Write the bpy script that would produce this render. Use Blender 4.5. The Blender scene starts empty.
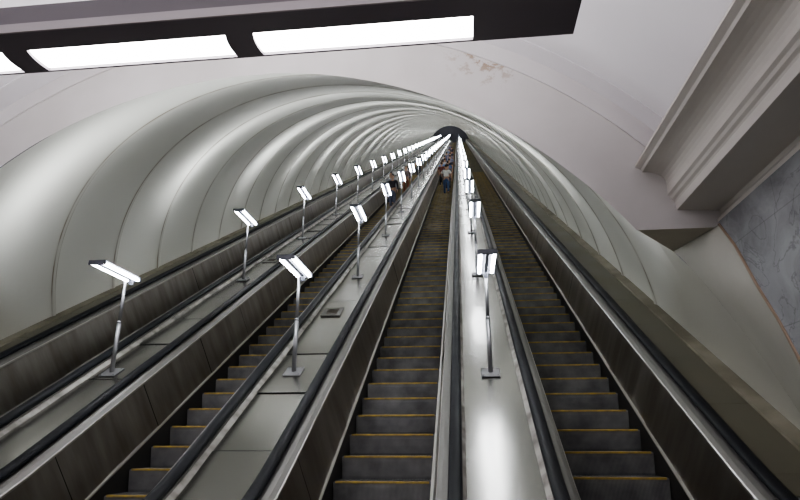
import bpy, bmesh, math, random
from mathutils import Vector, Matrix
random.seed(7)
R = math.radians
COL = bpy.context.scene.collection

# ------------------------------------------------------------------ place constants (metres)
INC = R(30)                      # incline of the escalators
EYE = 1.60                       # eye height over the lower landing (z = 0)
H = 3.3854                       # eye to the plane of the step nosings
U = Vector((0, math.cos(INC), math.sin(INC)))
N = Vector((0, -math.sin(INC), math.cos(INC)))
S_T, R_T = 4.27, 6.0             # where the incline starts, radius of the lower curve
PITCH = 2.27                     # escalator to escalator
EX = [-5.407, -3.137, -0.867, 1.403]      # escalator centre lines
MX = [-4.272, -2.002, 0.268]              # the decks between them
XC = -2.0                        # tunnel centre line
S_END = 150.0                    # length of the incline
STEP = 0.4 / math.cos(INC)
T_LOW = -R_T * INC - 1.25        # lower end of the balustrades

def P(x, g, t):
    """point at lateral x, height g over the nosing plane, run t (0 = start of the straight incline)"""
    if t >= 0:
        v = U * (S_T + t) + N * (g - H)
    else:
        a = INC + t / R_T
        ex = 0
        if a < 0:
            ex = a * R_T; a = 0
        c = U * S_T + N * (R_T - H)
        na = Vector((0, -math.sin(a), math.cos(a)))
        v = c - na * (R_T - g) + Vector((0, ex, 0))
    return Vector((x, v.y, v.z + EYE))

def tangent(t):
    a = INC if t >= 0 else max(0, INC + t / R_T)
    return a

# ------------------------------------------------------------------ materials
MATS = {}
def mat(name, col=(.5, .5, .5), rough=.5, metal=0., emit=None, estr=0., spec=.5):
    if name in MATS: return MATS[name]
    m = bpy.data.materials.new(name); m.use_nodes = True
    b = m.node_tree.nodes['Principled BSDF']
    b.inputs['Base Color'].default_value = (*col, 1)
    b.inputs['Roughness'].default_value = rough
    b.inputs['Metallic'].default_value = metal
    b.inputs['Specular IOR Level'].default_value = spec
    if emit:
        b.inputs['Emission Color'].default_value = (*emit, 1)
        b.inputs['Emission Strength'].default_value = estr
    MATS[name] = m
    return m

def nd(m, typ, **kw):
    n = m.node_tree.nodes.new(typ)
    for k, v in kw.items(): setattr(n, k, v)
    return n
def lk(m, a, b): m.node_tree.links.new(a, b)
def bsdf(m): return m.node_tree.nodes['Principled BSDF']

def coords(m, scale=(1, 1, 1), rot=(0, 0, 0)):
    t = nd(m, 'ShaderNodeTexCoord'); mp = nd(m, 'ShaderNodeMapping')
    mp.inputs['Scale'].default_value = scale
    mp.inputs['Rotation'].default_value = rot
    lk(m, t.outputs['Object'], mp.inputs['Vector'])
    return mp.outputs['Vector']

def noise_mat(name, c1, c2, scale=(1, 1, 1), nscale=3., detail=5., rough=.5, metal=0., r2=None, bump=0., lo=.35, hi=.65, bdist=.01, rot=(0, 0, 0)):
    m = mat(name, c1, rough, metal)
    v = coords(m, scale, rot)
    n = nd(m, 'ShaderNodeTexNoise'); n.inputs['Scale'].default_value = nscale; n.inputs['Detail'].default_value = detail
    lk(m, v, n.inputs['Vector'])
    cr = nd(m, 'ShaderNodeValToRGB')
    cr.color_ramp.elements[0].position = lo; cr.color_ramp.elements[1].position = hi
    cr.color_ramp.elements[0].color = (*c1, 1); cr.color_ramp.elements[1].color = (*c2, 1)
    lk(m, n.outputs['Fac'], cr.inputs['Fac']); lk(m, cr.outputs['Color'], bsdf(m).inputs['Base Color'])
    if r2 is not None:
        mr = nd(m, 'ShaderNodeMapRange'); mr.inputs['From Min'].default_value = lo; mr.inputs['From Max'].default_value = hi
        mr.inputs['To Min'].default_value = rough; mr.inputs['To Max'].default_value = r2
        lk(m, n.outputs['Fac'], mr.inputs['Value']); lk(m, mr.outputs['Result'], bsdf(m).inputs['Roughness'])
    if bump:
        bp = nd(m, 'ShaderNodeBump'); bp.inputs['Strength'].default_value = bump; bp.inputs['Distance'].default_value = bdist
        lk(m, n.outputs['Fac'], bp.inputs['Height']); lk(m, bp.outputs['Normal'], bsdf(m).inputs['Normal'])
    return m

# --- wall and vault paint
M_PLASTER = noise_mat('painted plaster', (.63, .60, .60), (.70, .675, .675), nscale=1.3, detail=6, rough=.75, bump=.15, bdist=.01)
M_VAULT = noise_mat('vault paint', (.74, .72, .745), (.79, .77, .795), nscale=.8, detail=5, rough=.75)
M_CORNICE = noise_mat('cornice paint', (.60, .57, .53), (.62, .59, .55), nscale=2, rough=.7)
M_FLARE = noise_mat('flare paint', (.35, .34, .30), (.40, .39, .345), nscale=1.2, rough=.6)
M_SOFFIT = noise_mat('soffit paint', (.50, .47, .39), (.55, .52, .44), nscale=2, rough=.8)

def stained_plaster():
    m = M_STAIN = noise_mat('stained plaster', (.58, .555, .54), (.64, .615, .605), nscale=1.3, detail=6, rough=.8)
    nt = m.node_tree
    base = bsdf(m).inputs['Base Color'].links[0].from_socket
    geo = nd(m, 'ShaderNodeNewGeometry')
    # brown rust flecks near one spot of the wall, where water came through
    sub = nd(m, 'ShaderNodeVectorMath', operation='DISTANCE'); sub.inputs[1].default_value = (.38, 5.2, 3.93 + EYE)
    lk(m, geo.outputs['Position'], sub.inputs[0])
    near = nd(m, 'ShaderNodeMapRange'); near.inputs['From Min'].default_value = .1; near.inputs['From Max'].default_value = .55
    near.inputs['To Min'].default_value = 1; near.inputs['To Max'].default_value = 0
    lk(m, sub.outputs['Value'], near.inputs['Value'])
    n = nd(m, 'ShaderNodeTexNoise'); n.inputs['Scale'].default_value = 9; n.inputs['Detail'].default_value = 8
    n.inputs['Roughness'].default_value = .7
    lk(m, geo.outputs['Position'], n.inputs['Vector'])
    th = nd(m, 'ShaderNodeMapRange'); th.inputs['From Min'].default_value = .52; th.inputs['From Max'].default_value = .58
    lk(m, n.outputs['Fac'], th.inputs['Value'])
    mu = nd(m, 'ShaderNodeMath', operation='MULTIPLY'); lk(m, near.outputs['Result'], mu.inputs[0]); lk(m, th.outputs['Result'], mu.inputs[1])
    mx = nd(m, 'ShaderNodeMix', data_type='RGBA'); mx.inputs['B'].default_value = (.30, .19, .10, 1)
    lk(m, mu.outputs['Value'], mx.inputs['Factor']); lk(m, base, mx.inputs['A'])
    lk(m, mx.outputs['Result'], bsdf(m).inputs['Base Color'])
    return m
M_STAIN = stained_plaster()

def marble_mat():
    m = mat('grey marble', (.3, .3, .32), .3)
    v = coords(m)
    n = nd(m, 'ShaderNodeTexNoise'); n.inputs['Scale'].default_value = 2.2; n.inputs['Detail'].default_value = 9; n.inputs['Roughness'].default_value = .65; n.inputs['Distortion'].default_value = 1.2
    lk(m, v, n.inputs['Vector'])
    cr = nd(m, 'ShaderNodeValToRGB'); e = cr.color_ramp.elements
    e[0].position = .3; e[0].color = (.15, .15, .16, 1); e[1].position = .75; e[1].color = (.33, .335, .35, 1)
    x = e.new(.48); x.color = (.235, .24, .25, 1)
    lk(m, n.outputs['Fac'], cr.inputs['Fac'])
    # dark thin veins
    w = nd(m, 'ShaderNodeTexNoise'); w.inputs['Scale'].default_value = 1.6; w.inputs['Detail'].default_value = 6; w.inputs['Distortion'].default_value = 1.8
    lk(m, v, w.inputs['Vector'])
    sb = nd(m, 'ShaderNodeMath', operation='SUBTRACT'); sb.inputs[1].default_value = .5; lk(m, w.outputs['Fac'], sb.inputs[0])
    ab = nd(m, 'ShaderNodeMath', operation='ABSOLUTE'); lk(m, sb.outputs['Value'], ab.inputs[0])
    mr = nd(m, 'ShaderNodeMapRange'); mr.inputs['From Max'].default_value = .012; mr.inputs['To Min'].default_value = .7; mr.inputs['To Max'].default_value = 0
    lk(m, ab.outputs['Value'], mr.inputs['Value'])
    mx = nd(m, 'ShaderNodeMix', data_type='RGBA'); mx.inputs['B'].default_value = (.10, .10, .11, 1)
    lk(m, mr.outputs['Result'], mx.inputs['Factor']); lk(m, cr.outputs['Color'], mx.inputs['A'])
    # slab joints
    br = nd(m, 'ShaderNodeTexBrick'); br.inputs['Scale'].default_value = 1; br.inputs['Brick Width'].default_value = 1.2; br.inputs['Row Height'].default_value = .8
    br.inputs['Mortar Size'].default_value = .004; br.inputs['Color1'].default_value = (1, 1, 1, 1); br.inputs['Color2'].default_value = (.94, .94, .94, 1); br.inputs['Mortar'].default_value = (.7, .7, .7, 1)
    sp = nd(m, 'ShaderNodeSeparateXYZ'); lk(m, v, sp.inputs['Vector']); cb = nd(m, 'ShaderNodeCombineXYZ')
    lk(m, sp.outputs['Y'], cb.inputs['X']); lk(m, sp.outputs['Z'], cb.inputs['Y']); lk(m, cb.outputs['Vector'], br.inputs['Vector'])
    mm = nd(m, 'ShaderNodeMix', data_type='RGBA', blend_type='MULTIPLY'); mm.inputs['Factor'].default_value = 1
    lk(m, mx.outputs['Result'], mm.inputs['A']); lk(m, br.outputs['Color'], mm.inputs['B'])
    lk(m, mm.outputs['Result'], bsdf(m).inputs['Base Color'])
    return m
M_MARBLE = marble_mat()

# --- tunnel lining: pale shells, thin rusty double joints every RING metres
RING, RING0, TAU, YAWR = 1.735, 7.75, .33, .02
def lining_mat():
    m = noise_mat('lining shells', (.60, .60, .555), (.65, .65, .605), scale=(1, .35, .35), nscale=.8, detail=3, rough=.45, lo=.2, hi=.8)
    bsdf(m).inputs['Specular IOR Level'].default_value = 1.
    base = bsdf(m).inputs['Base Color'].links[0].from_socket
    at = nd(m, 'ShaderNodeAttribute', attribute_name='ring')
    fr = nd(m, 'ShaderNodeMath', operation='FRACT'); lk(m, at.outputs['Fac'], fr.inputs[0])
    def line(c, w):
        a = nd(m, 'ShaderNodeMath', operation='SUBTRACT'); a.inputs[1].default_value = c; lk(m, fr.outputs['Value'], a.inputs[0])
        b = nd(m, 'ShaderNodeMath', operation='ABSOLUTE'); lk(m, a.outputs['Value'], b.inputs[0])
        d = nd(m, 'ShaderNodeMapRange'); d.inputs['From Min'].default_value = w * .5; d.inputs['From Max'].default_value = w; d.inputs['To Min'].default_value = 1; d.inputs['To Max'].default_value = 0
        lk(m, b.outputs['Value'], d.inputs['Value']); return d.outputs['Result']
    mx0 = nd(m, 'ShaderNodeMath', operation='MAXIMUM'); lk(m, line(.5 - .024, .009), mx0.inputs[0]); lk(m, line(.5 + .024, .009), mx0.inputs[1])
    g = nd(m, 'ShaderNodeTexNoise'); g.inputs['Scale'].default_value = 2.; lk(m, nd(m, 'ShaderNodeTexCoord').outputs['Object'], g.inputs['Vector'])
    gm = nd(m, 'ShaderNodeMapRange'); gm.inputs['From Min'].default_value = .3; gm.inputs['From Max'].default_value = .6; gm.inputs['To Min'].default_value = .35; gm.inputs['To Max'].default_value = .9
    lk(m, g.outputs['Fac'], gm.inputs['Value'])
    mu = nd(m, 'ShaderNodeMath', operation='MULTIPLY'); lk(m, mx0.outputs['Value'], mu.inputs[0]); lk(m, gm.outputs['Result'], mu.inputs[1])
    crease_shade = nd(m, 'ShaderNodeMath', operation='MULTIPLY'); crease_shade.inputs[1].default_value = .14; lk(m, line(.5, .05), crease_shade.inputs[0])  # broad band beside each joint: crease shading painted into the colour
    m2 = nd(m, 'ShaderNodeMath', operation='MAXIMUM'); lk(m, mu.outputs['Value'], m2.inputs[0]); lk(m, crease_shade.outputs['Value'], m2.inputs[1])
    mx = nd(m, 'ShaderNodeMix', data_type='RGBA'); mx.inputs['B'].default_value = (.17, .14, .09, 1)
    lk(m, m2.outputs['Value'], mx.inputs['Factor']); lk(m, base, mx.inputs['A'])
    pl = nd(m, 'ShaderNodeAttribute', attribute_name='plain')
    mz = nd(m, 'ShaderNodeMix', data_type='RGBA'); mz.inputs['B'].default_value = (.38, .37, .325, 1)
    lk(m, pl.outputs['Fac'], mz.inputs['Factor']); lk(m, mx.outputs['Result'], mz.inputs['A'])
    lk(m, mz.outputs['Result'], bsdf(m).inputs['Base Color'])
    return m
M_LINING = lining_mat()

# --- metals
def brushed(name, c1, c2, rough, r2, bump, nscale=1., scale=(1, 1, 1)):
    return noise_mat(name, c1, c2, scale=scale, nscale=nscale, detail=3, rough=rough, r2=r2, metal=1., bump=bump, bdist=.02, rot=(0, 0, 0))
def panel_metal():
    m = mat('balustrade steel', (.30, .28, .26), .3, 1.)
    geo = nd(m, 'ShaderNodeTexCoord')
    mp = nd(m, 'ShaderNodeMapping'); mp.vector_type = 'POINT'; mp.inputs['Rotation'].default_value = (-INC, 0, 0)
    lk(m, geo.outputs['Object'], mp.inputs['Vector'])
    mp2 = nd(m, 'ShaderNodeMapping'); mp2.inputs['Scale'].default_value = (.4, 2.6, .5); lk(m, mp.outputs['Vector'], mp2.inputs['Vector'])
    n = nd(m, 'ShaderNodeTexNoise'); n.inputs['Scale'].default_value = 1.; n.inputs['Detail'].default_value = 1.5; lk(m, mp2.outputs['Vector'], n.inputs['Vector'])
    bp = nd(m, 'ShaderNodeBump'); bp.inputs['Strength'].default_value = .9; bp.inputs['Distance'].default_value = .035
    lk(m, n.outputs['Fac'], bp.inputs['Height']); lk(m, bp.outputs['Normal'], bsdf(m).inputs['Normal'])
    n2 = nd(m, 'ShaderNodeTexNoise'); n2.inputs['Scale'].default_value = 2.; n2.inputs['Detail'].default_value = 4; lk(m, mp2.outputs['Vector'], n2.inputs['Vector'])
    cr = nd(m, 'ShaderNodeValToRGB'); cr.color_ramp.elements[0].position = .35; cr.color_ramp.elements[1].position = .7
    cr.color_ramp.elements[0].color = (.27, .25, .225, 1); cr.color_ramp.elements[1].color = (.40, .38, .355, 1)
    lk(m, n2.outputs['Fac'], cr.inputs['Fac']); lk(m, cr.outputs['Color'], bsdf(m).inputs['Base Color'])
    mr = nd(m, 'ShaderNodeMapRange'); mr.inputs['To Min'].default_value = .24; mr.inputs['To Max'].default_value = .42
    lk(m, n2.outputs['Fac'], mr.inputs['Value']); lk(m, mr.outputs['Result'], bsdf(m).inputs['Roughness'])
    return m
M_PANEL = panel_metal()
M_DECK = noise_mat('deck steel', (.30, .293, .275), (.39, .382, .362), nscale=.9, detail=3, rough=.24, metal=1., lo=.2, hi=.8)
M_LEDGE = noise_mat('ledge sheet', (.125, .116, .084), (.165, .153, .112), nscale=1.1, detail=5, rough=.38, r2=.5, metal=.35)
M_CURB = noise_mat('worn curb stone', (.15, .14, .125), (.36, .345, .315), nscale=5, detail=8, rough=.6, lo=.38, hi=.6)
M_RIM = mat('aluminium rim', (.24, .235, .225), .58, 1.)
M_LCURB = noise_mat('ledge stone', (.14, .125, .09), (.25, .23, .18), nscale=2, detail=6, rough=.6)
M_EDGE = mat('polished edge trim', (.50, .485, .46), .42, 1.)
M_SKIRT = mat('dark skirt', (.030, .028, .026), .55, .3)
M_RUBBER = noise_mat('handrail rubber', (.006, .007, .009), (.009, .010, .014), nscale=3, rough=.5, r2=.6)
bsdf(M_RUBBER).inputs['Specular IOR Level'].default_value = .2
M_DARK = mat('dark gap', (.012, .012, .012), .8)
def step_mat():
    m = mat('step metal', (.06, .057, .055), .55, .2)
    v = coords(m)
    w = nd(m, 'ShaderNodeTexWave', wave_type='BANDS', bands_direction='X'); w.inputs['Scale'].default_value = 26; lk(m, v, w.inputs['Vector'])
    n = nd(m, 'ShaderNodeTexNoise'); n.inputs['Scale'].default_value = 4; n.inputs['Detail'].default_value = 6
    oi = nd(m, 'ShaderNodeObjectInfo'); ad = nd(m, 'ShaderNodeVectorMath', operation='ADD'); lk(m, v, ad.inputs[0]); lk(m, oi.outputs['Location'], ad.inputs[1]); lk(m, ad.outputs['Vector'], n.inputs['Vector'])
    cr = nd(m, 'ShaderNodeValToRGB'); cr.color_ramp.elements[0].color = (.12, .12, .122, 1); cr.color_ramp.elements[1].color = (.30, .30, .30, 1)
    cr.color_ramp.elements[0].position = .3; cr.color_ramp.elements[1].position = .75
    lk(m, n.outputs['Fac'], cr.inputs['Fac'])
    mm = nd(m, 'ShaderNodeMix', data_type='RGBA', blend_type='MULTIPLY'); mm.inputs['Factor'].default_value = .55
    lk(m, cr.outputs['Color'], mm.inputs['A']); lk(m, w.outputs['Color'], mm.inputs['B']); lk(m, mm.outputs['Result'], bsdf(m).inputs['Base Color'])
    return m
M_STEP = step_mat()
M_YELLOW = noise_mat('worn yellow paint', (.24, .18, .07), (.44, .31, .06), nscale=9, detail=6, rough=.6)
M_POLE = mat('pole steel', (.25, .25, .26), .4, .7)
M_HOUSING = mat('lamp housing grey', (.10, .105, .13), .5, .0)
M_TUBE = mat('lit tube', (1, 1, 1), .4, emit=(.93, .96, 1.0), estr=40.)
M_FIX = mat('fixture dark paint', (.17, .15, .17), .35)
M_DIFF = mat('fixture diffuser', (1, 1, 1), .4, emit=(1, .99, .98), estr=14.)
M_FLOOR = noise_mat('landing granite', (.16, .155, .15), (.24, .235, .23), nscale=20, detail=8, rough=.4)
M_COMB = mat('comb plate aluminium', (.4, .4, .4), .4, 1.)
M_BROWN = mat('brown edge strip', (.30, .21, .15), .5)
M_FAR = mat('far hall dark', (.09, .09, .11), .9)

# ------------------------------------------------------------------ object helpers
def link(name, bm, m, parent=None, smooth=False):
    bmesh.ops.recalc_face_normals(bm, faces=bm.faces)
    me = bpy.data.meshes.new(name); bm.to_mesh(me); bm.free()
    me.materials.append(m)
    if smooth:
        for p in me.polygons: p.use_smooth = True
    o = bpy.data.objects.new(name, me); COL.objects.link(o)
    if parent:
        o.parent = parent
        o.location = -Vector(parent.location) if parent.get('world_built') else (0, 0, 0)
    return o
def tag(o, label=None, cat=None, group=None, kind=None):
    if label: o['label'] = label
    if cat: o['category'] = cat
    if group: o['group'] = group
    if kind: o['kind'] = kind
    return o
def empty(name, loc, label, cat, group=None):
    o = bpy.data.objects.new(name, None); COL.objects.link(o); o.location = loc; o.empty_display_size = .1
    tag(o, label, cat, group); return o
def world_child(o, parent):
    """parent a mesh built in world coordinates to an unrotated empty"""
    o.parent = parent; o.location = -parent.location; return o

def sweep(bm, prof, ts, closed=True, cap=True, x0=0., sx=1.):
    rows = []
    for t in ts:
        rows.append([bm.verts.new(P(x0 + sx * x, g, t)) for x, g in prof])
    n = len(prof); m_ = n if closed else n - 1
    for a, b in zip(rows, rows[1:]):
        for i in range(m_):
            j = (i + 1) % n
            bm.faces.new((a[i], a[j], b[j], b[i]))
    if closed and cap:
        bm.faces.new(rows[0]); bm.faces.new(rows[-1])
def box(bm, x0, x1, y0, y1, z0, z1, M=None):
    vs = [Vector((x, y, z)) for z in (z0, z1) for y in (y0, y1) for x in (x0, x1)]
    if M: vs = [M @ v for v in vs]
    v = [bm.verts.new(p) for p in vs]
    for f in ((0, 1, 3, 2), (4, 5, 7, 6), (0, 1, 5, 4), (2, 3, 7, 6), (0, 2, 6, 4), (1, 3, 7, 5)):
        bm.faces.new([v[i] for i in f])
def tube(bm, a, b, r0, r1=None, seg=12, cap=True):
    a, b = Vector(a), Vector(b); r1 = r0 if r1 is None else r1
    d = (b - a).normalized(); e = d.orthogonal().normalized(); f = d.cross(e)
    A = []; B = []
    for i in range(seg):
        q = 2 * math.pi * i / seg; w = e * math.cos(q) + f * math.sin(q)
        A.append(bm.verts.new(a + w * r0)); B.append(bm.verts.new(b + w * r1))
    for i in range(seg):
        j = (i + 1) % seg; bm.faces.new((A[i], A[j], B[j], B[i]))
    if cap: bm.faces.new(A); bm.faces.new(B)

T_TOP = S_END - S_T
def ts_range(lo=T_LOW, hi=T_TOP, every=4.):
    out = []; t = lo
    while t < 0:
        out.append(t); t += .2
    t = 0.
    while t < hi - .01:
        out.append(t); t += every
    out.append(hi); return out

# ================================================================== THE ESCALATORS
def make_step_mesh():
    bm = bmesh.new()
    # origin at the middle of the nosing; tread runs +Y, riser hangs below, gently bowed like the real cast riser
    w = .492
    prof = [(.012, -.001), (.385, -.001), (.385, -.05), (.20, -.26), (.055, -.26), (.030, -.20), (.016, -.12), (.006, -.05), (.004, -.012)]
    L = [bm.verts.new((-w, y, z)) for y, z in prof]; Rr = [bm.verts.new((w, y, z)) for y, z in prof]
    n = len(prof)
    for i in range(n): bm.faces.new((L[i], L[(i + 1) % n], Rr[(i + 1) % n], Rr[i]))
    bm.faces.new(L); bm.faces.new(Rr)
    # cleats on the tread
    for k in range(33):
        x = -w + .015 + k * .03
        box(bm, x - .006, x + .006, .03, .385, -.001, .006)
    bmesh.ops.recalc_face_normals(bm, faces=bm.faces)
    me = bpy.data.meshes.new('step'); bm.to_mesh(me); bm.free(); me.materials.append(M_STEP)
    bm = bmesh.new()
    box(bm, -.470, .470, -.004, .026, -.014, .008)
    bmesh.ops.bevel(bm, geom=bm.edges[:], offset=.003, segments=1, affect='EDGES')
    m2 = bpy.data.meshes.new('nosing_strip'); bm.to_mesh(m2); bm.free(); m2.materials.append(M_YELLOW)
    return me, m2
STEP_ME, NOSE_ME = make_step_mesh()

def step_pos(xc, t):
    p = P(xc, 0, t); return p

E_LABEL = ['leftmost escalator, its steps hidden behind the lamp deck, against the curved left wall',
           'second escalator from the left, carrying the few people coming down',
           'escalator in the middle of the picture carrying the crowd up behind a man in jeans',
           'empty rightmost escalator with yellow-edged dark steps, beside the right wall']
S0 = [5.05, 4.8998, 5.1577, 5.2471]
def make_escalator(i):
    xc = EX[i]
    root = empty('escalator', P(xc, 0, T_LOW), E_LABEL[i], 'escalator', 'parallel escalators in the tunnel')
    W = lambda name, bm, m, smooth=False: world_child(link(name, bm, m, None, smooth), root)
    ts = ts_range()
    for sx in (-1, 1):
        # dark skirt beside the steps
        bm = bmesh.new(); sweep(bm, [(.502, -.30), (.502, .10), (.515, .10), (.515, -.30)], ts, x0=xc, sx=sx); W('skirt', bm, M_SKIRT)
        bm = bmesh.new(); sweep(bm, [(.500, .098), (.500, .112), (.530, .118), (.530, .098)], ts, x0=xc, sx=sx); W('skirt_edge_trim', bm, M_EDGE)
        # metal balustrade panels with open seams
        bm = bmesh.new(); t = T_LOW
        rnd = random.Random(i * 7 + sx)
        while t < T_TOP:
            L = 1.55; e = min(t + L, T_TOP)
            tt = [t + .004] + [t + (e - t) * k / 6 for k in range(1, 6)] + [e - .004]
            j0, j1 = rnd.uniform(-.006, .006), rnd.uniform(-.006, .006)
            rows = []
            for q, tq in enumerate(tt):
                j = j0 + (j1 - j0) * q / 6 + .006 * math.sin(math.pi * q / 6)
                rows.append([bm.verts.new(P(xc + sx * (x + j), g, tq)) for x, g in ((.522, .118), (.552, .27), (.586, .44), (.622, .62), (.628, .665))])
            for a, b in zip(rows, rows[1:]):
                for k in range(4): bm.faces.new((a[k], a[k + 1], b[k + 1], b[k]))
            t += L
        W('balustrade_panel', bm, M_PANEL, True)
        bm = bmesh.new(); sweep(bm, [(.535, .10), (.640, .66), (.66, .66), (.66, -.3), (.535, -.3)], ts, x0=xc, sx=sx); W('balustrade_core', bm, M_DARK)
        # rim under the handrail
        bm = bmesh.new(); sweep(bm, [(.612, .672), (.612, .690), (.652, .712), (.694, .722), (.800, .722), (.800, .66), (.640, .66)], ts, x0=xc, sx=sx); W('rim', bm, M_RIM)
        bm = bmesh.new(); sweep(bm, [(.606, .664), (.606, .684), (.614, .692), (.618, .664)], ts, x0=xc, sx=sx); W('rim_edge_trim', bm, M_EDGE)
        # handrail: C shaped rubber, returns round the newel at the lower end
        prof = [(.714, .732), (.704, .745), (.702, .762), (.710, .780), (.730, .791), (.757, .795), (.784, .791), (.804, .780), (.812, .762), (.810, .745), (.800, .732)]
        bm = bmesh.new(); sweep(bm, prof, ts, x0=xc, sx=sx); W('handrail', bm, M_RUBBER, True)
        bm = bmesh.new()
        c = P(xc + sx * .757, .5, T_LOW); rr = .27; last = None
        for k in range(13):
            a = math.pi / 2 + math.pi * k / 12
            ring = []
            for (x, g) in prof:
                r_ = rr + (g - .77)
                ring.append(bm.verts.new((xc + sx * x, c.y + r_ * math.cos(a), c.z + r_ * math.sin(a))))
            if last:
                for q in range(len(prof)): bm.faces.new((last[q], last[(q + 1) % len(prof)], ring[(q + 1) % len(prof)], ring[q]))
            last = ring
        W('newel_handrail', bm, M_RUBBER, True)
        bm = bmesh.new()
        for x0_, x1_ in ((.66, .80),):
            pr = [(c.y + .235 * math.cos(a), c.z + .235 * math.sin(a)) for a in [math.pi / 2 + math.pi * k / 16 for k in range(17)]]
            pr = pr + [(c.y, c.z - .5), ]
            A = [bm.verts.new((xc + sx * x0_, y, z)) for y, z in pr]; B = [bm.verts.new((xc + sx * x1_, y, z)) for y, z in pr]
            for q in range(len(pr)): bm.faces.new((A[q], A[(q + 1) % len(pr)], B[(q + 1) % len(pr)], B[q]))
            bm.faces.new(A); bm.faces.new(B)
        W('newel', bm, M_PANEL)
    # comb plate
    bm = bmesh.new(); p = P(xc, 0, T_LOW + .1); box(bm, xc - .50, xc + .50, p.y - .9, p.y + .25, -.03, .006)
    for k in range(33):
        x = xc - .48 + k * .03; box(bm, x - .006, x + .006, p.y + .25, p.y + .31, -.02, .004)
    W('comb_plate', bm, M_COMB)
    # the steps
    k0 = math.ceil((T_LOW + .45 - (S0[i] - S_T)) / .4)
    nsep = 0 if i == 0 else 100
    # spacing along the run: keep STEP on the incline, .4 on the level
    runs = []
    t = S0[i] - S_T
    while t > T_LOW + .42:
        runs.append(t)
        t -= STEP if t > .2 else (.40 + (STEP - .40) * max(0, tangent(t)) / INC)
    runs = runs[::-1]; t = S0[i] - S_T + STEP
    while t < T_TOP - .3: runs.append(t); t += STEP
    for t in runs[:nsep]:
        o = bpy.data.objects.new('step', STEP_ME); COL.objects.link(o); o.parent = root
        o.location = step_pos(xc, t) - root.location
        y = bpy.data.objects.new('nosing_strip', NOSE_ME); COL.objects.link(y); y.parent = o
        y['label'] = 'worn yellow nosing stripe'
    bm = bmesh.new()
    for t in runs[nsep:]:
        p = step_pos(xc, t)
        box(bm, xc - .492, xc + .492, p.y, p.y + .39, p.z - .26, p.z)
    o = W('step', bm, M_STEP); tag(o, 'far dark steps merging up the tunnel', kind='stuff')
    if True:
        bm = bmesh.new()
        for t in runs[nsep:]:
            p = step_pos(xc, t)
            box(bm, xc - .47, xc + .47, p.y - .004, p.y + .025, p.z - .012, p.z + .006)
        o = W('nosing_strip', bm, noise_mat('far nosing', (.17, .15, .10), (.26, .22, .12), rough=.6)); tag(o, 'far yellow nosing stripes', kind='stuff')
    return root
for i in range(4): make_escalator(i)

# ================================================================== DECKS WITH THE LAMPS
D_LABEL = ['steel lamp deck on the left, between the leftmost escalator and its neighbour',
           'broad steel lamp deck left of the centre escalator, with a square hatch in it',
           'brightly gleaming steel lamp deck right of the centre escalator']
G_DECK = .66
SEAMS = 1.165
def make_deck(i):
    xm = MX[i]
    root = empty('median_deck', P(xm, 0, T_LOW), D_LABEL[i], 'deck', 'lamp decks between the escalators')
    ph = [5.05, 4.61, 4.58][i] - S_T
    bm = bmesh.new(); rnd = random.Random(20 + i)
    t = ph - SEAMS * 4
    while t < T_TOP:
        a, e = max(t, T_LOW), min(t + SEAMS, T_TOP)
        if e - a > .05:
            rows = []
            tl = rnd.uniform(-.022, .022); tc = rnd.uniform(.002, .008)
            K = 6
            for q in range(K + 1):
                tq = a + .010 + (e - a - .020) * q / K
                row = []
                for w in range(7):
                    x = -.293 + .586 * w / 6
                    dz = tl * (q / K - .5) + tc * math.sin(math.pi * q / K) * math.sin(math.pi * w / 6)
                    row.append(bm.verts.new(P(xm + x, G_DECK + dz, tq)))
                rows.append(row)
            for A, B in zip(rows, rows[1:]):
                for w in range(6): bm.faces.new((A[w], A[w + 1], B[w + 1], B[w]))
        t += SEAMS
    world_child(link('cover_sheets', bm, M_DECK, None, True), root)
    bm = bmesh.new(); sweep(bm, [(-.333, .648), (.333, .648), (.333, -.3), (-.333, -.3)], ts_range(), x0=xm)
    world_child(link('deck_box', bm, M_DARK), root)
    for sx in (-1, 1):
        bm = bmesh.new(); sweep(bm, [(.293, .650), (.293, .668), (.332, .700), (.334, .650)], ts_range(), x0=xm, sx=sx)
        world_child(link('curb', bm, M_CURB), root)
    return root
for i in range(3): make_deck(i)

def make_ledge(side):
    xe = EX[3] if side > 0 else EX[0]
    root = empty('side_ledge', P(xe + side * .85, 0, T_LOW),
                 'olive metal ledge with stone curb along the right wall' if side > 0 else 'narrow olive ledge along the foot of the curved left wall', 'ledge')
    T1 = .02
    xo = lambda full: (XC + side * 4.79) if full else (XC + side * 4.262)
    for name, a, b, g0, g1, m in (('cover_sheets', .815, -.13, .655, .672, M_LEDGE), ('curb', None, None, .66, .70, M_LCURB)):
        bm = bmesh.new()
        segs = [ts_range(-.32, T_TOP, SEAMS)]
        for ts in segs:
            if name == 'curb':
                x1 = abs(xo(True) - xe); pr = [(x1 - .13, .66), (x1 - .125, .695), (x1 + .02, .71), (x1 + .02, .66)]
                sweep(bm, pr, ts, x0=xe, sx=side)
            else:
                x1 = abs(xo(True) - xe)
                for u_, v_ in zip(ts, ts[1:]):
                    sweep(bm, [(a, g0), (a, g1), (x1 - .13, g1), (x1 - .13, g0)], [u_ + (.004 if u_ >= 0 else 0), v_], x0=xe, sx=side, cap=True)
        if name == 'cover_sheets':
            x2 = abs(xo(False) - xe)
            sweep(bm, [(a, g0), (a, g1), (x2, g1), (x2, g0)], [q for q in ts_range(T_LOW, -.32) if q < -.32] + [-.325], x0=xe, sx=side)
        world_child(link(name, bm, m), root)
    bm = bmesh.new(); x2 = abs(xo(False) - xe)
    sweep(bm, [(.80, -.3), (.80, .65), (x2, .65), (x2, -.3)], ts_range(), x0=xe, sx=side)
    world_child(link('ledge_box', bm, M_DARK), root)
make_ledge(1); make_ledge(-1)

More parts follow.
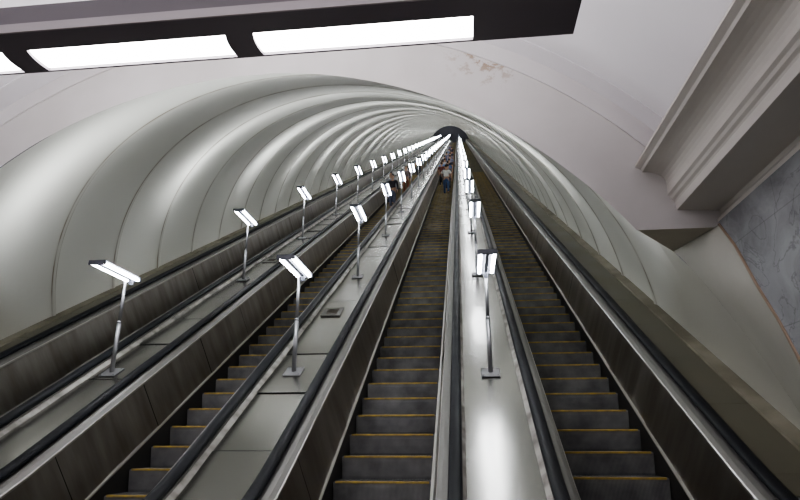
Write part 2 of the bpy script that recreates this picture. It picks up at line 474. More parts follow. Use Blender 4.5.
# ---- hatches
def make_hatch(xm, s, label):
    t = s - S_T; c = P(xm, G_DECK, t)
    root = empty('access_hatch', c, label, 'hatch'); root.rotation_euler = (INC, 0, 0)
    bm = bmesh.new()
    for a in ((-.15, .15, -.20, -.13), (-.15, .15, .13, .20), (-.15, -.09, -.13, .13), (.09, .15, -.13, .13)): box(bm, *a, .006, .022)
    link('frame', bm, M_RIM, root)
    bm = bmesh.new()
    box(bm, -.09, .09, -.13, .13, .004, .008)
    for k in range(9): box(bm, -.088, .088, -.12 + k * .028, -.105 + k * .028, .008, .014)
    link('grille', bm, mat('hatch grille', (.12, .10, .085), .5, .6), root)
make_hatch(-2.05, 8.66, 'square framed hatch set in the middle steel deck near the first lamp')
make_hatch(-4.33, 12.7, 'small square hatch in the left lamp deck beyond the second lamp')

# ================================================================== LAMP POSTS
def make_lamp():
    root = empty('lamp_post', (0, 0, 0), '-', 'lamp post')
    bm = bmesh.new(); M = Matrix.Rotation(INC, 4, 'X')
    box(bm, -.105, .105, -.115, .115, .004, .016, M)
    bmesh.ops.bevel(bm, geom=bm.edges[:], offset=.003, segments=1, affect='EDGES')
    for a in (-.08, .08):
        for b in (-.09, .09): tube(bm, M @ Vector((a, b, .016)), M @ Vector((a, b, .026)), .009, seg=6)
    link('base_plate', bm, M_POLE, root)
    bm = bmesh.new()
    tube(bm, (0, 0, .0), (0, 0, .62), .027, .027, 16)
    tube(bm, (0, 0, .62), (0, 0, .65), .030, .024, 16)
    tube(bm, (0, 0, .65), (0, 0, 1.17), .021, .021, 16)
    link('pole', bm, M_POLE, root, True)
    bm = bmesh.new()
    # spine, end caps and pole clamp; tubes stay free on both faces
    box(bm, -.022, .022, -.74, .03, 1.176, 1.212)
    box(bm, -.105, .105, -.765, -.735, 1.168, 1.216)
    box(bm, -.105, .105, .012, .04, 1.168, 1.216)
    box(bm, -.105, .105, -.765, .04, 1.216, 1.224)
    tube(bm, (0, 0, 1.12), (0, -.02, 1.18), .026, .030, 12)
    bmesh.ops.bevel(bm, geom=bm.edges[:], offset=.003, segments=1, affect='EDGES')
    link('lamp_head', bm, M_HOUSING, root)
    for sx in (-1, 1):
        bm = bmesh.new(); tube(bm, (sx * .074, -.735, 1.188), (sx * .074, .012, 1.188), .019, seg=8)
        link('tube', bm, M_TUBE, root, True)
    return root
# light distribution of one head: the end plates screen the axis, so it throws a band square to its tubes
band = bpy.data.lights.new('lamp_light', 'POINT'); band.energy = 125; band.shadow_soft_size = .06; band.color = (.96, .98, 1)
band.use_nodes = True
bt = band.node_tree; em = bt.nodes['Emission']
ge = bt.nodes.new('ShaderNodeNewGeometry'); dt = bt.nodes.new('ShaderNodeVectorMath'); dt.operation = 'DOT_PRODUCT'
dt.inputs[1].default_value = (0, math.cos(R(20)), math.sin(R(20))); bt.links.new(ge.outputs['Incoming'], dt.inputs[0])
q1 = bt.nodes.new('ShaderNodeMath'); q1.operation = 'DIVIDE'; q1.inputs[1].default_value = .40; bt.links.new(dt.outputs['Value'], q1.inputs[0])
q2 = bt.nodes.new('ShaderNodeMath'); q2.operation = 'MULTIPLY'; bt.links.new(q1.outputs[0], q2.inputs[0]); bt.links.new(q1.outputs[0], q2.inputs[1])
q3 = bt.nodes.new('ShaderNodeMath'); q3.operation = 'MULTIPLY'; q3.inputs[1].default_value = -1; bt.links.new(q2.outputs[0], q3.inputs[0])
q4 = bt.nodes.new('ShaderNodeMath'); q4.operation = 'EXPONENT'; bt.links.new(q3.outputs[0], q4.inputs[0])
# upward weighting added to this light so its bands fade toward the ledge
sx_ = bt.nodes.new('ShaderNodeSeparateXYZ'); bt.links.new(ge.outputs['Incoming'], sx_.inputs[0])
mr_ = bt.nodes.new('ShaderNodeMapRange'); mr_.inputs['From Min'].default_value = -.25; mr_.inputs['From Max'].default_value = .75
mr_.inputs['To Min'].default_value = .12; mr_.inputs['To Max'].default_value = 1.1; mr_.interpolation_type = 'SMOOTHSTEP'
bt.links.new(sx_.outputs['Z'], mr_.inputs['Value'])
q5 = bt.nodes.new('ShaderNodeMath'); q5.operation = 'MULTIPLY'; bt.links.new(q4.outputs[0], q5.inputs[0]); bt.links.new(mr_.outputs[0], q5.inputs[1])
bt.links.new(q5.outputs[0], em.inputs['Strength'])
ORD = ['nearest', 'second', 'third', 'fourth', 'fifth', 'sixth', 'seventh', 'eighth', 'ninth', 'tenth', 'eleventh', 'twelfth']
DK = ['left deck by the curved wall', 'middle deck with the hatch', 'gleaming right-hand deck']
lamp0 = make_lamp(); first = True
lo = bpy.data.objects.new('lamp_light', band); COL.objects.link(lo); lo.parent = lamp0; lo.location = (0, -.36, 1.31)
for ch in lamp0.children:
    if ch.name.split('.')[0] in ('lamp_head', 'tube'): ch.location.x = .085
for i in range(3):
    k = 0
    s = [6.40, 6.34, 6.24][i]
    while s < S_END - 1.5:
        if first: o = lamp0; first = False
        else:
            o = lamp0.copy(); COL.objects.link(o)
            for ch in lamp0.children:
                c = ch.copy(); COL.objects.link(c); c.parent = o
                if ch.name.split('.')[0] in ('lamp_head', 'tube'): c.location.x = [.085, .055, 0][i]
        o.location = P([-4.36, -2.03, .275][i], G_DECK + .004, s - S_T)
        if k == 0: lab = 'twin-tube lamp post nearest the viewer on the ' + DK[i]
        elif k < 12: lab = ORD[k] + ' twin-tube lamp post up the ' + DK[i]
        else: lab = 'distant lamp post in the merging bright row on the ' + DK[i]
        o['label'] = lab; o['category'] = 'lamp post'; o['group'] = 'twin-tube lamp posts on the ' + DK[i]
        s += 4.57; k += 1

# ================================================================== TUNNEL LINING
GC, RL = -.90, 5.07
def cyl(th, s, r=RL):
    """th measured from the crown, positive to the right"""
    x = XC + r * math.sin(th); g = GC + r * math.cos(th)
    v = U * s + N * (g - H)
    return Vector((x, v.y, v.z + EYE))
def s_for_y(th, y, r=RL):
    g = GC + r * math.cos(th)
    return (y + N.y * -(g - H)) / U.y if False else (y - N.y * (g - H)) / U.y
Y_END, Z_SOF = 5.2, 1.85 + EYE
TH_L = math.acos((.62 - GC) / RL)     # down to the ledge
def start_s(th):
    s = s_for_y(th, Y_END)
    z = cyl(th, s).z
    if z >= Z_SOF: return s
    # below the soffit the shell comes forward: a level cut first, then down to the ledge
    g = GC + RL * math.cos(th)
    s_h = (Z_SOF - EYE - N.z * (g - H)) / U.z         # where the shell meets the soffit level
    y_h = s_h * U.y + N.y * (g - H)
    if y_h <= 5.9: return s_h
    zz = cyl(th, s_for_y(th, 5.5)).z - EYE
    f = max(0, min(1, (1.85 - zz) / 2.2))
    return s_for_y(th, 5.9 - .75 * f ** 0.8)
def build_lining():
    bm = bmesh.new(); lay = bm.verts.layers.float.new('ring'); lay2 = bm.verts.layers.float.new('plain')
    ths = [-TH_L + 2 * TH_L * k / 96 for k in range(97)]
    sig = []; q = RING0 - RING * 3
    sub = [0, .015, .04, .09, .16, .25, .35, .45, .55, .65, .75, .84, .91, .96, .985]
    while q < S_END + 2:
        for f in sub: sig.append(q + f * RING)
        q += RING
    prev = None
    for sg in sig:
        row = []
        for th in ths:
            g = GC + RL * math.cos(th)
            xr = RL * math.sin(th)
            s = sg - TAU * (g - H) - YAWR * xr
            s = max(s, start_s(th)); s = min(s, S_END + .2)
            sr = (s + TAU * (g - H) + YAWR * xr - RING0) / RING
            f = sr - math.floor(sr)
            b = -.045 * (1 - abs(2 * f - 1) ** 2) + .02
            b *= min(1, max(0.0, (TH_L - abs(th)) / .16))
            # fade the swelling out at the mouth edge
            b *= min(1, max(0, (s - start_s(th)) / .5))
            if f < .022 or f > .978: b = .027 * min(1, max(0, (s - start_s(th)) / .5))
            if sr < 0: b *= 1 - min(1, max(0, (Z_SOF + .35 - cyl(th, s).z) / .5))
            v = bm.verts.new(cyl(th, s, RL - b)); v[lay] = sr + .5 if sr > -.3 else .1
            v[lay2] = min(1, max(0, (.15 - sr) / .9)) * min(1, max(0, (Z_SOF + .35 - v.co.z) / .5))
            row.append(v)
        if prev:
            for k in range(96):
                q4 = (prev[k], prev[k + 1], row[k + 1], row[k])
                if max((a.co - b2.co).length for a, b2 in ((q4[0], q4[3]), (q4[1], q4[2]))) > 1e-4:
                    bm.faces.new(q4)
        prev = row
    bmesh.ops.remove_doubles(bm, verts=bm.verts, dist=1e-4)
    loose = [v for v in bm.verts if not v.link_faces]
    bmesh.ops.delete(bm, geom=loose, context='VERTS')
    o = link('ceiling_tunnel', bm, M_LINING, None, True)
    o.data.set_sharp_from_angle(angle=R(50)) if hasattr(o.data, 'set_sharp_from_angle') else None
    tag(o, kind='structure'); return o
build_lining()

# flared plaster between the shell and the marble side walls, below the soffits
def marble_edge(z):
    """Y of the end of the side wall at height z over the eye"""
    pts = [(1.94, 5.20), (1.59, 4.92), (1.13, 4.66), (.84, 4.47), (.55, 4.32), (.2, 4.18), (-.3, 4.04), (-.9, 3.95), (-1.7, 3.9)]
    for (za, ya), (zb, yb) in zip(pts, pts[1:]):
        if z <= za and z >= zb: return ya + (yb - ya) * (za - z) / (za - zb)
    return 5.2 if z > 1.94 else 3.9
XM = 4.28
for side, nm in ((1, 'right'), (-1, 'left')):
    bm = bmesh.new(); rows = []
    n = 40
    th_top = None
    # find the angle where the start curve reaches Y = 5.9
    for k in range(2000):
        th = TH_L * k / 2000
        s = start_s(th); p = cyl(th, s)
        if p.z < Z_SOF + .005 and p.y > 5.88: th_top = th; break
    for k in range(n + 1):
        th = th_top + (TH_L - th_top) * k / n
        L = cyl(th, start_s(th)); 
        zl = L.z - EYE
        L = Vector((XC + side * (L.x - XC), L.y, L.z))
        zm = 1.86 + (-.85 - 1.86) * (k / n)
        zm = .5 * zm + .5 * zl if k < n else zl
        zm = zl + (0 if True else zm)
        M_ = Vector((XC + side * XM, marble_edge(zm - .12 * k / n), EYE + zm - .12 * k / n))
        th2 = th - .05; g2 = GC + RL * math.cos(th2); s2 = (zl - N.z * (g2 - H)) / U.z; q2 = cyl(th2, s2)
        dv = Vector((side * ((q2.x - XC) - abs(L.x - XC)), q2.y - L.y, 0))
        wt = min(1, k / 12)
        tan_c = L + dv * ((M_.y - L.y) * .5 / dv.y) + Vector((0, 0, (M_.z - L.z) * .3))
        C = Vector((L.x * .75 + M_.x * .25 + side * .03, L.y * .45 + M_.y * .55, L.z * .5 + M_.z * .5))
        C = C.lerp(tan_c, wt); row = []
        for j in range(13):
            f = j / 12; row.append(bm.verts.new(L * (1 - f) ** 2 + C * 2 * f * (1 - f) + M_ * f * f))
        rows.append(row)
    for a, b in zip(rows, rows[1:]):
        for j in range(12): bm.faces.new((a[j], a[j + 1], b[j + 1], b[j]))
    tag(link('wall_flare_' + nm, bm, M_FLARE, None, True), kind='structure')
    # soffit under the end wall
    bm = bmesh.new()
    pts = [(3.60, Y_END)]
    for k in range(12):
        th = None
    edge = []
    for k in range(2000):
        th = TH_L * k / 2000; s = start_s(th); p = cyl(th, s)
        if abs(p.z - Z_SOF) < .004 and p.y <= 5.9: edge.append((p.x - XC, p.y))
    edge = edge[::12] + [edge[-1]]
    poly = [(3.60, Y_END), (3.85, 5.52), (4.14, 5.90), (XM + .03, 5.83), (XM + .03, Y_END)]
    poly = [(x, y) for x, y in poly]
    bm.faces.new([bm.verts.new((XC + side * x, y, Z_SOF)) for x, y in poly])
    tag(link('trim_1' if side > 0 else 'trim_2', bm, M_SOFFIT), kind='structure')
    # recess back between flare and side
    # marble side wall with the curved end
    bm = bmesh.new()
    zs = [1.88, 1.6, 1.35, 1.13, .84, .55, .2, -.3, -.9, -1.6]
    A = [bm.verts.new((XC + side * XM, marble_edge(z), z + EYE)) for z in zs]
    B = [bm.verts.new((XC + side * XM, -7, z + EYE)) for z in zs]
    for a in range(len(zs) - 1): bm.faces.new((A[a], A[a + 1], B[a + 1], B[a]))
    tag(link('wall_' + nm, bm, M_MARBLE), kind='structure')
    # thin brown strip on that curved end
    bm = bmesh.new(); zz = [1.86 - k * .09 for k in range(38)]; pr = []
    for z in zz:
        y = marble_edge(z)
        pr.append([bm.verts.new((XC + side * (XM - .006 * a), y + b * .018, z + EYE)) for a, b in ((0, -1), (1, -1), (1, 1), (0, 1))])
    for a, b in zip(pr, pr[1:]):
        for j in range(4): bm.faces.new((a[j], a[(j + 1) % 4], b[(j + 1) % 4], b[j]))
    tag(link('trim_3' if side > 0 else 'trim_4', bm, M_BROWN, None, True), kind='structure')
    # cornice: fillet, cove, fillet, lit fascia, soffit, bed mould down to the marble
    prof = [(4.75, 2.50), (3.653, 2.50), (3.653, 2.479), (3.70, 2.455), (3.712, 2.430)]
    # cove: shallow concave quarter
    a0, a1 = (3.712, 2.430), (3.905, 2.185)
    for k in range(1, 9):
        f = k / 9; bx = a0[0] + (a1[0] - a0[0]) * f; bz = a0[1] + (a1[1] - a0[1]) * f
        d = .10 * math.sin(math.pi * f); prof.append((bx + d * .78, bz + d * .62))
    prof += [(3.905, 2.185), (3.925, 2.165), (3.935, 2.140), (3.955, 2.122), (3.962, 2.105), (3.968, 2.032), (4.33, 2.010), (4.345, 1.985), (4.33, 1.955), (4.30, 1.93), (4.30, 1.87), (4.36, 1.87), (4.75, 1.87)]
    bm = bmesh.new()
    A = [bm.verts.new((XC + side * x, Y_END, z + EYE)) for x, z in prof]; B = [bm.verts.new((XC + side * x, -7, z + EYE)) for x, z in prof]
    for j in range(len(prof)): bm.faces.new((A[j], A[(j + 1) % len(prof)], B[(j + 1) % len(prof)], B[j]))
    o = tag(link('trim_5' if side > 0 else 'trim_6', bm, M_CORNICE), kind='structure')

# ---- hall vault and end wall
VZ, VR = -.75, 5.28
def vault(phi, y, r=VR): return Vector((XC + r * math.sin(phi), y, EYE + VZ + r * math.cos(phi)))
bm = bmesh.new(); phs = [-1.02 + 2.04 * k / 64 for k in range(65)]
ys = [Y_END, 3, 0, -3, -7.0]
rows = [[bm.verts.new(vault(p, y)) for p in phs] for y in ys]
for a, b in zip(rows, rows[1:]):
    for j in range(64): bm.faces.new((a[j], a[j + 1], b[j + 1], b[j]))
tag(link('ceiling', bm, M_VAULT, None, True), kind='structure')
# end wall, an arch-shaped band between the tunnel mouth and the vault
bm = bmesh.new()
th_z = 0
for k in range(4000):
    th = TH_L * k / 4000
    if cyl(th, s_for_y(th, Y_END)).z < Z_SOF: break
    th_z = th
phz = math.acos((1.85 - VZ) / VR)
prev = None
for k in range(-64, 65):
    f_ = k / 64
    ra = 4.64 + (4.545 - 4.64) * min(1, max(0, (f_ + .6) / .6)) if f_ < 0 else 4.555 + (4.435 - 4.555) * min(1, f_ / .8)
    pa = math.acos((1.85 - VZ) / (4.435 if f_ > 0 else 4.64))
    a = vault(pa * f_, Y_END, ra); b = vault(phz * f_, Y_END)
    row = [bm.verts.new(a.lerp(b, f)) for f in (0, .33, .66, 1)]
    if prev:
        for j in range(3): bm.faces.new((prev[j], prev[j + 1], row[j + 1], row[j]))
    prev = row
tag(link('wall_end', bm, M_STAIN), kind='structure')
# raised bead of plaster in the angle between wall and vault, and a faint second seam in the vault
def arch_bead(name, y0, y1, r0, r1, m, p0=-1.0, p1=1.0):
    bm = bmesh.new(); prev = None
    for k in range(97):
        p = p0 + (p1 - p0) * k / 96
        row = [bm.verts.new(vault(p, y, r)) for y, r in ((y0, r1), (y0, r0), (y1, r0), (y1, r1))]
        if prev:
            for j in range(3): bm.faces.new((prev[j], prev[j + 1], row[j + 1], row[j]))
        prev = row
    tag(link(name, bm, m, None, False), kind='structure')
arch_bead('trim_7', Y_END - .02, Y_END + .001, 5.10, 5.29, M_PLASTER)
arch_bead('trim_8', 4.93, 4.96, 5.268, 5.29, M_VAULT)

# ---- hall floor, back wall
bm = bmesh.new(); box(bm, XC - 4.28, XC + 4.28, -7, P(0, 0, T_LOW).y - .2, -.12, 0); tag(link('floor', bm, M_FLOOR), kind='structure')
bm = bmesh.new(); box(bm, XC - 5.3, XC + 5.3, -7.15, -7, 0, 6.4); tag(link('wall_back', bm, M_PLASTER), kind='structure')
# ---- far end of the tunnel: flat cap, painted dark for the gloom of the upper hall
bm = bmesh.new()
c = [bm.verts.new(cyl(-TH_L + 2 * TH_L * k / 48, S_END + .15)) for k in range(49)] + [bm.verts.new(P(XC + 4.9, -1, S_END + .15 - S_T)), bm.verts.new(P(XC - 4.9, -1, S_END + .15 - S_T))]
bm.faces.new(c); tag(link('wall_far', bm, M_FAR), kind='structure')

# ================================================================== HANGING LIGHT FIXTURE
ZF = 2.05 + EYE
fx = empty('ceiling_light_fixture', (XC + .6, 2.48, ZF), 'long dark suspended ceiling light with glowing white panels, across the top', 'ceiling light')
FX0, FX1, FY0, FY1 = -3.95, .62, 2.310, 2.645
wins = [(-3.61, -2.48), (-2.33, -1.20), (-1.05, .10)]
bm = bmesh.new()
# near-side solid half, far-side lip, dividers with sloped sides, roof and ends
box(bm, FX0, FX1, FY0, 2.45, ZF, ZF + .02); box(bm, FX0, FX1, 2.632, FY1, ZF, ZF + .05)
box(bm, FX0, FX1, FY0, FY0 + .012, ZF + .02, ZF + .16); box(bm, FX0, FX1, FY0, FY1, ZF + .16, ZF + .172)
def divider(xa, xb):
    # curved sides: narrow where it meets the near half, swept toward +x at the far lip
    nseg = 6; prev = None
    for k in range(nseg + 1):
        f = k / nseg; y = 2.45 + (2.632 - 2.45) * f; sh = .05 * (f * f - f)
        row = [bm.verts.new((xa + sh - .0, y, ZF)), bm.verts.new((xb + sh, y, ZF)), bm.verts.new((xb + sh, y, ZF + .05)), bm.verts.new((xa + sh, y, ZF + .05))]
        if prev:
            for j in range(4): bm.faces.new((prev[j], prev[(j + 1) % 4], row[(j + 1) % 4], row[j]))
        prev = row
divider(-2.48, -2.33); divider(-1.20, -1.05)
box(bm, FX0, -3.61, 2.45, 2.632, ZF, ZF + .05); box(bm, .10, FX1, 2.45, 2.632, ZF, ZF + .05)
world_child(link('housing', bm, M_FIX), fx)
bm = bmesh.new(); box(bm, FX0 - .0, FX1 + .0, FY0 - .010, FY0 - .0005, ZF - .004, ZF + .05)
world_child(link('near_lip', bm, mat('fixture lip', (.42, .38, .40), .4, .4)), fx)
for a, b in wins:
    bm = bmesh.new(); box(bm, a - .06, b + .05, 2.452, 2.631, ZF + .018, ZF + .03)
    world_child(link('diffuser', bm, M_DIFF), fx)
bm = bmesh.new()
box(bm, FX1 - .004, FX1 + .004, FY0, FY1, ZF, ZF + .17); box(bm, FX0 - .004, FX0 + .004, FY0, FY1, ZF, ZF + .17)
world_child(link('end_cap', bm, M_FIX), fx)
bm = bmesh.new()
for x in (-2.95, -1.20, .2):
    zt = EYE + VZ + math.sqrt(VR ** 2 - (x - XC) ** 2)
    tube(bm, (x, 2.50, ZF + .17), (x, 2.50, zt), .006, seg=6)
world_child(link('hanger_rod', bm, M_POLE), fx)

# ================================================================== PEOPLE
def skin_mesh(name, verts, edges, sub=1):
    """verts: (x,y,z,rx[,ry]); grown with a Skin modifier"""
    me = bpy.data.meshes.new(name); me.from_pydata([v[:3] for v in verts], edges, [])
    o = bpy.data.objects.new(name, me); COL.objects.link(o)
    md = o.modifiers.new('s', 'SKIN'); md.use_smooth_shade = True; md.branch_smoothing = .3
    sv = me.skin_vertices[0].data
    for i, v in enumerate(verts):
        sv[i].radius = (v[3], v[4] if len(v) > 4 else v[3]); sv[i].use_root = (i == 0)
    m2 = o.modifiers.new('u', 'SUBSURF'); m2.levels = sub; m2.render_levels = sub
    dg = bpy.context.evaluated_depsgraph_get(); dg.update()
    out = bpy.data.meshes.new_from_object(o.evaluated_get(dg)); out.name = name
    for p in out.polygons: p.use_smooth = True
    bpy.data.objects.remove(o); return out

def figure(pose):
    """faces +Y.  returns dict of part meshes"""
    # joints
    stride = .13 if pose == 'walk' else .02
    hipL, hipR = (-.095, 0, .93), (.095, 0, .93)
    kneeL, kneeR = (-.10, .02 + stride * .5, .50), (.10, .03 - stride * .4, .50)
    ankL, ankR = (-.10, stride, .09 ), (.10, -stride, .09)
    shL, shR = (-.185, -.01, 1.42), (.185, -.01, 1.42)
    if pose == 'rail':
        elR, wrR = (.26, .10, 1.17), (.33, .33, 1.06)
    elif pose == 'walk':
        elR, wrR = (.27, .06, 1.17), (.31, .27, 1.05)
    else:
        elR, wrR = (.235, -.03, 1.14), (.24, .06, .90)
    elL, wrL = (-.235, -.04, 1.14), (-.245, .05, .89)
    V = []; E_ = []
    def add(p, r, par=None):
        V.append((*p, *(r if isinstance(r, tuple) else (r,)))); i = len(V) - 1
        if par is not None: E_.append((par, i))
        return i
    pel = add((0, 0, .96), (.15, .105)); wai = add((0, 0, 1.10), (.135, .09), pel); che = add((0, .0, 1.30), (.155, .105), wai)
    nb = add((0, -.01, 1.45), (.075, .065), che); nk = add((0, 0, 1.51), .052, nb); jw = add((0, .015, 1.575), (.062, .075), nk)
    hd = add((0, .01, 1.66), (.075, .092), jw); tp = add((0, .0, 1.725), (.055, .07), hd)
    nose = add((0, .105, 1.625), .012, hd)
    for sx in (-1, 1): add((sx * .082, 0, 1.63), .014, hd)
    for sh, el, wr, sx in ((shL, elL, wrL, -1), (shR, elR, wrR, 1)):
        s = add(sh, .058, che); e = add(el, .042, s); w = add(wr, .028, e)
        d = (Vector(wr) - Vector(el)).normalized(); pal = Vector(wr) + d * .06
        pm = add(pal, (.030, .020), w)
        fw = Vector((0, 1, 0)) if abs(d.y) < .6 else Vector((1, 0, 0))
        for k, (off, ln) in enumerate(((-.030, .060), (-.010, .072), (.010, .068), (.030, .052))):
            b = pal + d * .035 + fw * off; f1 = add(b, .009, pm); f2 = add(b + d * ln * .5 + Vector((-sx * .006, 0, -.004)), .0085, f1)
            add(b + d * ln * .85 + Vector((-sx * .02, 0, -.016)), .007, f2)
        tb = Vector(wr) + d * .03 - fw * -.030; t1 = add(tb, .010, w); add(tb + d * .035 + fw * .018, .009, t1)
    for hp, kn, an, sx in ((hipL, kneeL, ankL, -1), (hipR, kneeR, ankR, 1)):
        a = add(hp, .085, pel); b = add(kn, .055, a); c = add(an, .036, b)
        add((an[0], an[1] + .13, .035), (.036, .025), c)
    body = skin_mesh('body', V, E_)
    # shirt
    V = []; E_ = []
    pel = add((0, 0, .98), (.165, .12)); wai = add((0, 0, 1.10), (.150, .108), pel); che = add((0, .0, 1.30), (.170, .122), wai); nb = add((0, -.01, 1.46), (.085, .07), che)
    for sh, el in ((shL, elL), (shR, elR)):
        s = add(sh, .070, che); m_ = Vector(sh).lerp(Vector(el), .80); add(m_, .056, s)
    shirt = skin_mesh('shirt', V, E_)
    V = []; E_ = []
    for sh, el, wr in ((shL, elL, wrL), (shR, elR, wrR)):
        m0 = Vector(sh).lerp(Vector(el), .6); a = add(m0, .056); b = add(el, .050, a); add(Vector(el).lerp(Vector(wr), .92), .037, b)
    sleeves = skin_mesh('sleeves', V, E_)
    V = []; E_ = []
    pel = add((0, 0, .99), (.150, .112)); w2 = add((0, 0, .92), (.155, .115), pel)
    for hp, kn, an in ((hipL, kneeL, ankL), (hipR, kneeR, ankR)):
        a = add((hp[0], hp[1], .86), .098, w2); b = add(kn, .070, a); add((an[0], an[1] - .005, .12), .058, b)
    trousers = skin_mesh('trousers', V, E_)
    V = []; E_ = []
    a = add((0, -.03, 1.60), (.068, .055)); b = add((0, -.018, 1.67), (.086, .092), a); c = add((0, -.005, 1.735), (.066, .080), b); add((0, .045, 1.742), (.055, .045), c)
    hair = skin_mesh('hair', V, E_)
    shoes = []
    for an in (ankL, ankR):
        V = []; E_ = []
        a = add((an[0], an[1] - .035, .050), (.042, .045)); b = add((an[0], an[1] + .06, .042), (.045, .036), a); add((an[0], an[1] + .17, .030), (.040, .026), b)
        shoes.append(skin_mesh('shoe', V, E_))
    bm = bmesh.new()
    for sx in (-1, 1):
        bmesh.ops.create_uvsphere(bm, u_segments=8, v_segments=6, radius=.011, matrix=Matrix.Translation((sx * .032, .094, 1.652)))
    box(bm, -.024, .024, .088, .098, 1.590, 1.597)
    face = bpy.data.meshes.new('face_features'); bm.to_mesh(face); bm.free()
    return dict(body=body, shirt=shirt, sleeves=sleeves, trousers=trousers, hair=hair, shoes=shoes, face=face)
FIG = {p: figure(p) for p in ('walk', 'stand', 'rail')}
CM = {}
def cloth(c):
    if c not in CM:
        CM[c] = noise_mat('cloth %d' % len(CM), tuple(v * .8 for v in c), tuple(min(1, v * 1.1) for v in c), nscale=8, rough=.85)
    return CM[c]
def person(x_off, i, t_s, face, pose, shirt, trous, hair, label, long_sleeve=False, bag=None, sc=1., skin=(.45, .28, .20), drop=None, mirror=False):
    # stand on the step nearest to t_s
    base = S0[i] - S_T; k = round((t_s - S_T - base) / STEP); t = base + k * STEP
    p = P(EX[i] + x_off, 0, t); p.y += .20; p.z += .007
    root = empty('person', p, label, 'person')
    root.rotation_euler = (0, 0, face); root.scale = (-sc if mirror else sc, sc, sc)
    f = FIG[pose]
    def part(name, me, m):
        o = bpy.data.objects.new(name, me); COL.objects.link(o); o.parent = root
        if not me.materials: me.materials.append(None)
        o.material_slots[0].link = 'OBJECT'; o.material_slots[0].material = m; return o
    part('body', f['body'], cloth(skin)); part('shirt', f['shirt'], cloth(shirt))
    if long_sleeve: part('sleeves', f['sleeves'], cloth(shirt))
    part('trousers', f['trousers'], cloth(trous)); part('hair', f['hair'], cloth(hair)); part('face_features', f['face'], cloth((.05, .03, .03)))
    for s in f['shoes']: part('shoe', s, cloth((.03, .03, .03)))
    if bag:
        bm = bmesh.new(); box(bm, -.33, -.22, -.15, .15, .78, 1.02); bmesh.ops.bevel(bm, geom=bm.edges[:], offset=.03, segments=2, affect='EDGES')
        tube(bm, (-.25, -.05, 1.0), (-.17, -.09, 1.47), .012, seg=6); tube(bm, (-.25, .05, 1.0), (-.17, .08, 1.47), .012, seg=6)
        link('shoulder_bag', bm, cloth(bag), root)
    return root
DKH, BRH = (.02, .017, .015), (.07, .04, .025)
JEANS = (.05, .09, .19)
person(.17, 2, 31.3, 0, 'walk', (.80, .80, .78), JEANS, DKH, 'man in pale grey T-shirt and blue jeans, lowest on the centre escalator', bag=(.02, .02, .03), sc=1.02)
crowd = [
 (-.20, 36.0, 'stand', (.20, .06, .05), (.05, .05, .06), BRH, 'person in dark red standing just above the man in jeans, left side'),
 (.22, 33.6, 'stand', (.10, .11, .14), (.04, .04, .05), DKH, 'person in charcoal directly ahead of the man in jeans'),
 (.18, 36.6, 'rail', (.16, .25, .50), (.05, .05, .08), DKH, 'person in mid blue top in the crowd above the man in jeans'),
 (-.18, 37.6, 'stand', (.20, .30, .55), (.06, .07, .10), BRH, 'person in light blue top on the left of the crowd'),
 (.24, 39.4, 'stand', (.05, .05, .07), (.04, .04, .05), DKH, 'person in black near the right rail in the crowd'),
 (-.10, 41.3, 'stand', (.55, .53, .55), (.08, .08, .12), BRH, 'person in a whitish top midway up the crowd'),
 (.24, 43.6, 'rail', (.30, .32, .45), (.05, .05, .07), DKH, 'person in grey-blue jacket midway up the crowd, right side'),
 (-.20, 45.4, 'stand', (.06, .06, .09), (.03, .03, .05), DKH, 'person in dark jacket midway up the crowd, left side'),
 (.20, 48.2, 'stand', (.35, .30, .36), (.05, .05, .07), BRH, 'person in dull mauve higher in the crowd'),
 (-.15, 51.4, 'stand', (.12, .14, .26), (.04, .04, .06), DKH, 'person in navy higher in the crowd'),
 (.2, 55.6, 'stand', (.07, .07, .10), (.04, .04, .06), DKH, 'person in black high in the crowd, right side'),
 (-.05, 60.5, 'stand', (.22, .24, .36), (.05, .05, .07), BRH, 'person in slate blue high in the crowd'),
 (.15, 67, 'stand', (.08, .08, .12), (.04, .04, .06), DKH, 'person in dark clothes near the top of the visible crowd'),
 (-.1, 75, 'stand', (.16, .16, .24), (.04, .04, .06), DKH, 'topmost tiny person of the crowd on the centre escalator')]
for n_, (dx, s, pose, sh, tr, hr, lab) in enumerate(crowd):
    o = person(dx, 2, s, random.uniform(-.2, .2), pose, sh, tr, hr, lab, long_sleeve=n_ % 3 != 0, sc=random.uniform(.94, 1.03)); o['group'] = 'crowd riding up the centre escalator'
down = [
 (.02, 26.6, 'rail', (.025, .025, .035), (.10, .11, .17), DKH, 'dark-haired person in a black jacket riding down, nearest on the second escalator'),
 (-.22, 28.2, 'stand', (.35, .36, .40), (.06, .07, .12), DKH, 'person in a grey top behind the one in the black jacket, riding down'),
 (.10, 33.0, 'stand', (.16, .12, .12), (.22, .08, .05), BRH, 'person in brown riding down past the second lamp row'),
 (.05, 45.0, 'stand', (.06, .07, .20), (.04, .04, .07), DKH, 'far person in dark blue riding down the second escalator')]
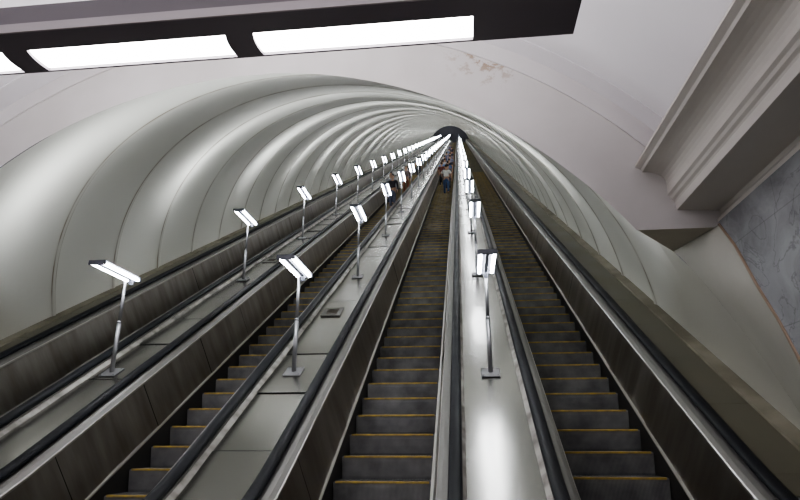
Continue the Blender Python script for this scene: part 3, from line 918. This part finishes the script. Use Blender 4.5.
for dx, s, pose, sh, tr, hr, lab in down:
    o = person(dx, 1, s, math.pi + random.uniform(-.2, .2), pose, sh, tr, hr, lab, long_sleeve=True); o['group'] = 'people riding down the second escalator'

# ================================================================== LIGHT
def area(name, loc, rot, sx, sy, power, col=(1, 1, 1)):
    l = bpy.data.lights.new(name, 'AREA'); l.shape = 'RECTANGLE'; l.size = sx; l.size_y = sy; l.energy = power; l.color = col
    o = bpy.data.objects.new(name, l); COL.objects.link(o); o.location = loc; o.rotation_euler = rot; return o
# up-light part of the hanging fixture and unseen fill lights added in the hall behind the viewer
area('fixture_uplight', (-2.1, 2.48, ZF + .19), (math.pi, 0, 0), 3.6, .25, 140, (1, .97, 1))
area('hall_fill', (-3.0, -2.0, 3.9 + .3), (0, 0, 0), 5, .4, 160, (1, .98, .97))
area('hall_fill_up', (-2.0, -2.0, 4.3), (math.pi, 0, 0), 5, .4, 90, (1, .98, .97))
w = bpy.data.worlds.new('hall ambient'); bpy.context.scene.world = w; w.use_nodes = True
w.node_tree.nodes['Background'].inputs['Color'].default_value = (.8, .82, .9, 1); w.node_tree.nodes['Background'].inputs['Strength'].default_value = .15

# ================================================================== CAMERA
cam = bpy.data.cameras.new('camera'); co = bpy.data.objects.new('camera', cam); COL.objects.link(co)
f_px, yaw, pitch, roll = 584.4, .1107, .3214, -.0006
cam.sensor_width = 36; cam.lens = 36 * f_px / 800; cam.clip_end = 500; cam.clip_start = .05
cy, sy, cp, sp = math.cos(yaw), math.sin(yaw), math.cos(pitch), math.sin(pitch)
fw = Vector((-sy * cp, cy * cp, sp)); rt = Vector((cy, sy, 0)); up = rt.cross(fw)
r2 = rt * math.cos(roll) + up * math.sin(roll); u2 = up * math.cos(roll) - rt * math.sin(roll)
m = Matrix((r2, u2, -fw)).transposed().to_4x4(); m.translation = Vector((0, 0, EYE))
co.matrix_world = m
sc = bpy.context.scene; sc.camera = co
sc.view_settings.view_transform = 'AgX'
sc.view_settings.look = 'AgX - Medium High Contrast'
sc.view_settings.exposure = 0.30
